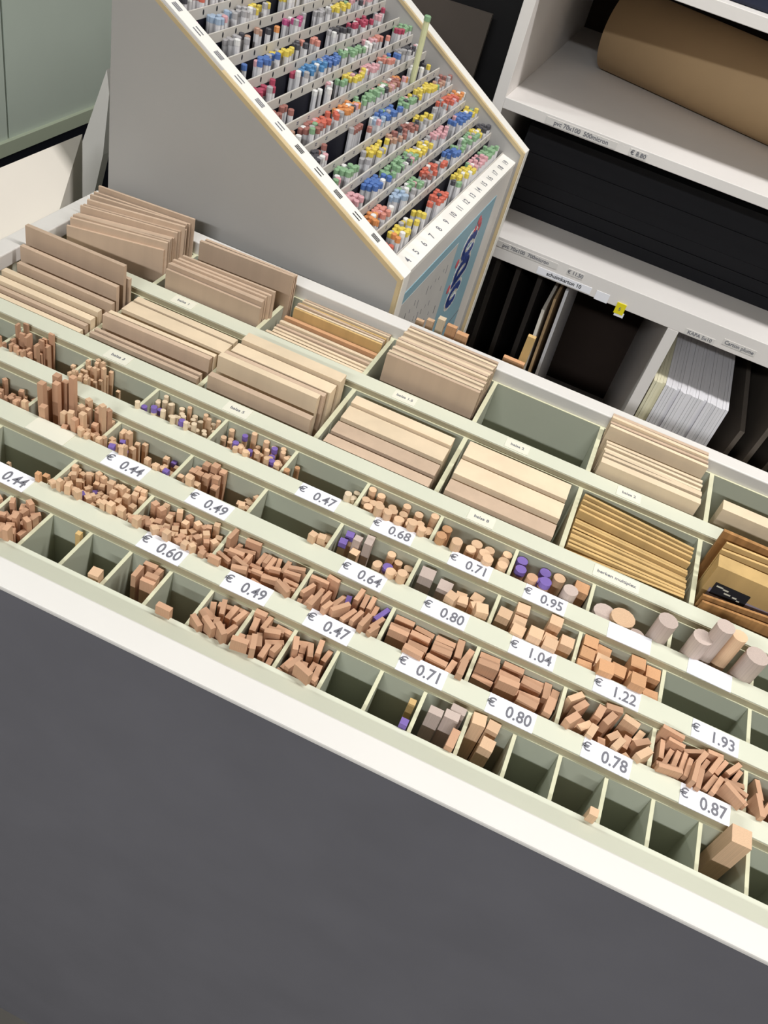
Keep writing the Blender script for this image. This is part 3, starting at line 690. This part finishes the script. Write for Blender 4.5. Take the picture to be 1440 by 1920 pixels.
# ------------------------------------------------------------------ shelving unit at the right rear
SY = 3.05; SD = 4.45
SH = empty('shelving_unit', .7, 3.75, -ZT, 'white open shelving unit with priced shelves behind the counter at the right', 'shelves')
SI = T(-.7, -3.75, ZT)
def sbox(name, *bx, m=SHELFW, par=SH, bevel=.0015):
    b = MB(SI); b.box(*bx, m); return b.build(name, par, bevel=bevel)
sbox('upright', -.570, -.532, SY, SD, -ZT, 1.05)
sbox('upright', 1.95, 1.99, SY, SD, -ZT, 1.05)
sbox('shelf', -.532, 1.95, SY, SD, .108, .143)
shelves = [o for o in COL.objects if o.name.startswith('shelf')]
shA = shelves[-1]
shB = sbox('shelf', -.532, 1.95, SY, SD, -.386, -.306)
shC = sbox('shelf', -.532, 1.95, SY, SD, .556, .592)
sbox('shelf', -.532, 1.95, SY, SD, -1.60, -1.56)
sbox('shelf', -.532, 1.95, SY, SD, 1.01, 1.05)
sbox('divider', .291, .333, SY, SD, -1.56, -.386)
sbox('divider', 1.1, 1.14, SY+.05, SD, -1.56, -.386)
sbox('back_panel', -.57, 1.99, SD, SD+.02, -ZT, 1.05, m=BACKB)
def slabel(par, x, z, txt, w_, size, m=LABEL, h=.022, ink=INK):
    b = MB(SI); b.box(x-w_/2, x+w_/2, SY-.0012, SY+.0005, z-h/2, z+h/2, m)
    if txt: b.text(txt, T(x, SY-.0018, z-.0) @ RX(90), size, ink)
    b.build('shelf_label', par)
STRIPM = mat('pale_label_strip', (222, 218, 214), .5)
slabel(shA, -.255, .1235, 'pvc 70x100  500micron', .25, .020, STRIPM)
slabel(shA, -.055, .1235, '\u20ac 8.80', .06, .020, STRIPM)
slabel(shB, -.285, -.330, 'pvc 70x100  700micron', .25, .019, STRIPM)
slabel(shB, -.090, -.330, '\u20ac 11.50', .06, .019, STRIPM)
slabel(shB, -.120, -.368, 'schuimkarton 10', .21, .020, LABEL, .026, INKD)
slabel(shB, .030, -.372, '', .05, .02, LABEL, .034)
b = MB(SI); b.box(.09, .125, SY-.004, SY+.0005, -.408, -.366, YELL); b.box(.095, .13, SY-.003, SY-.001, -.418, -.40, LABEL)
b.text('5', T(.107, SY-.005, -.388) @ RX(90), .018, INK); b.build('price_tag', shB)
slabel(shB, .405, -.372, 'KAPA 5x10', .11, .019, STRIPM)
slabel(shB, .545, -.355, 'Carton plume', .12, .019, STRIPM)
slabel(shB, .72, -.352, 'Carton 3', .10, .019, STRIPM)
slabel(shB, .72, -.372, '\u20ac 4.20', .08, .018, STRIPM, .018)
# black sheets on the lower shelf, stacked high to stand in for the compartment's shade
for i in range(7):
    b = MB(); b.box(0, 1.55, 0, .95, 0, .044, BLACKB)
    o = b.build('black_shade_board'); o.location = W(-.47+random.uniform(-.01, .01), 3.33+random.uniform(0, .012), -.3055+.0445*i)
    tag(o, 'thick black board in the flat stack filling in the shade on the middle shelf', 'board', 'black boards stacked to fill in the shade on the middle shelf')
# kraft roll
def kraft():
    b = MB(); n = 48; r = .147; L = 1.05; turns = []
    def ring(r0, x): return [(x, r0*math.cos(2*math.pi*k/n), r0*math.sin(2*math.pi*k/n)) for k in range(n)]
    vs = ring(r, 0)+ring(r, L)+ring(r-.012, 0)+ring(r-.012, L)
    fs = []
    for k in range(n):
        j = (k+1) % n
        fs += [(k, j, n+j, n+k), (2*n+k, 3*n+k, 3*n+j, 2*n+j), (k, 2*n+k, 2*n+j, j), (n+k, n+j, 3*n+j, 3*n+k)]
    b.poly(vs, fs, KRAFT)
    o = b.build('paper_roll', smooth=True)
    o.matrix_world = Matrix.Translation(W(-.330, 3.86, .143+r)) @ RZ(-16)
    tag(o, 'large loose roll of brown kraft paper lying on the upper shelf', 'paper roll')
kraft()
b = MB(); b.box(0, 1.2, 0, .5, 0, .12, mat('dark_navy_folder', (28, 32, 52), .5)); o = b.build('portfolio_case', bevel=.01); o.location = W(.0, 3.11, .592)
tag(o, 'dark navy flat case lying on the top shelf at the right edge', 'case')
# white foam boards standing in the lower right compartment
x = .338
for i in range(25):
    t_ = .0122*random.uniform(.92, 1.03); m = FOAMC if i < 4 else FOAMW
    y0 = 3.052+(.018 if i in (3, 8, 17) else random.uniform(0, .006)); zt = -.600-(.004*random.random())
    b = MB(); b.box(0, t_-.0008, 0, .95, 0, zt+1.56, m); o = b.build('foam_board'); o.location = W(x, y0, -1.56)
    x += t_
    if i < 4: tag(o, 'cream foam board standing on edge next to the shelf divider', 'foam board', 'cream foam boards beside the divider')
    else: tag(o, 'white foam board standing on edge in the block right of the divider', 'foam board', 'white foam boards standing in the lower shelf')
# sheets standing in the lower left compartment
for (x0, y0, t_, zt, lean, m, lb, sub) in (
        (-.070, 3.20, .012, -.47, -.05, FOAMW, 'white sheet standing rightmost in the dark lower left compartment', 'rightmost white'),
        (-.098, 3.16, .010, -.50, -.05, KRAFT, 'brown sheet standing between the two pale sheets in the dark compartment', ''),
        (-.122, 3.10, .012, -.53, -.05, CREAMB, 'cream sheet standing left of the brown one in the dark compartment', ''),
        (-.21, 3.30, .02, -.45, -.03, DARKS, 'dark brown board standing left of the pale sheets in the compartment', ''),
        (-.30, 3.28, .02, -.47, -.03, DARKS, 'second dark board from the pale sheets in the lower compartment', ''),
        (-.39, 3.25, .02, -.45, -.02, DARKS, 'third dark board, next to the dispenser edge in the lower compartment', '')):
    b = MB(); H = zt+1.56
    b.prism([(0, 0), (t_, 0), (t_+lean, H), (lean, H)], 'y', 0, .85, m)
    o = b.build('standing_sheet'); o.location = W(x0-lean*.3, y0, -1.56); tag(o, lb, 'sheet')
for i, (x0, y0, zt) in enumerate(((.72, 3.32, -.80), (.80, 3.28, -.66), (.90, 3.34, -.74), (.98, 3.30, -.62))):
    b = MB(); b.prism([(0, 0), (.02, 0), (.07, zt+1.56), (.05, zt+1.56)], 'y', 0, .8, mat('grey_brown_board', (122, 112, 102), .7, .1, 10))
    o = b.build('standing_sheet'); o.location = W(x0, y0, -1.56)
    tag(o, ['grey-brown board just right of the white foam boards', 'second grey-brown board right of the foam boards', 'third grey-brown board right of the foam boards', 'last grey-brown board at the right edge of the lower shelf'][i], 'board')
# wooden offcuts standing on the floor between counter and shelves
for (x, y, z, w_, d, m, lb) in ((-.366, 1.90, -.088, .020, .012, PINE, 'pale strip end peeping up behind the rear rim beside the poster, leftmost'),
                                (-.342, 1.91, -.082, .018, .014, PINE, 'second pale strip end behind the rear rim beside the poster'),
                                (-.314, 1.90, -.060, .018, .018, BALSAP, 'pinkish strip end rising highest behind the rear rim beside the poster'),
                                (-.286, 1.91, -.074, .026, .014, ORANGEW, 'orange strip end behind the rear rim below the poster'),
                                (-.254, 1.90, -.078, .030, .018, ORANGEW, 'widest orange strip end behind the rear rim at the poster corner'),
                                (-.094, 1.93, -.028, .020, .014, PLY, 'tan strip sticking up alone behind the rear rim'),
                                (-.112, 1.905, -.092, .055, .014, ORANGEW, 'low orange board end beside the lone tan strip')):
    add_stick('fl', m, x, y, z, w_, d, 0, lb, None, zb=-ZT)

# ------------------------------------------------------------------ left background
def slab(name, axis, a, b_, pts, m, lab, cat, bevel=0.):
    mb = MB(ROOM); mb.prism(pts, axis, a, b_, m); o = mb.build(name, bevel=bevel); tag(o, lab, cat); return o
mb = MB(ROOM)
top = [(-1.282, 1.1, .076), (-1.280, 1.812, .073), (-1.191, 1.60, -.014), (-1.165, 1.56, -.04), (-1.165, 1.1, -.04)]
mb.poly(top+[(x, y, -ZT) for x, y, z in top], [(0, 1, 2, 3, 4), (9, 8, 7, 6, 5)]+[(k, (k+1) % 5, 5+(k+1) % 5, 5+k) for k in range(5)], CREAMB)
tag(mb.build('sloping_stand'), 'cream stand with sloping top and slanted right edge left of the tray', 'display stand')
slab('leaning_board', 'y', 1.95, 1.98, [(-1.308, .186), (-1.361, .031), (-1.454, -.241), (-1.50, -ZT), (-1.39, -ZT), (-1.352, -.2), (-1.315, -.03), (-1.30, .13)], RIMW, 'narrow white board leaning between the cream stand and the dispenser', 'board')
CB = empty('glass_cabinet', -2.15, 2.6, -ZT, 'tall green-grey glossy cabinet standing far left', 'cabinet')
def cb(name, x0, x1, y0, y1, z0, z1, m, par=None):
    b = MB(T(2.15, -2.6, ZT)); b.box(x0, x1, y0, y1, z0, z1, m); return b.build(name, par or CB)
cb('body', -2.6, -2.03, 1.2, 3.6, -ZT, 1.6, DARKS)
cb('door', -2.03, -2.0, 2.43, 3.6, -.36, 1.6, GREEN)
cb('door', -2.03, -2.0, 1.2, 2.42, -.36, 1.6, GREEN)
cb('frame', -2.03, -1.985, 1.2, 3.6, -.405, -.36, GREENF)
cb('plinth', -2.03, -1.99, 1.2, 3.6, -ZT, -.405, NEARBLK)
# dark things behind the dispenser
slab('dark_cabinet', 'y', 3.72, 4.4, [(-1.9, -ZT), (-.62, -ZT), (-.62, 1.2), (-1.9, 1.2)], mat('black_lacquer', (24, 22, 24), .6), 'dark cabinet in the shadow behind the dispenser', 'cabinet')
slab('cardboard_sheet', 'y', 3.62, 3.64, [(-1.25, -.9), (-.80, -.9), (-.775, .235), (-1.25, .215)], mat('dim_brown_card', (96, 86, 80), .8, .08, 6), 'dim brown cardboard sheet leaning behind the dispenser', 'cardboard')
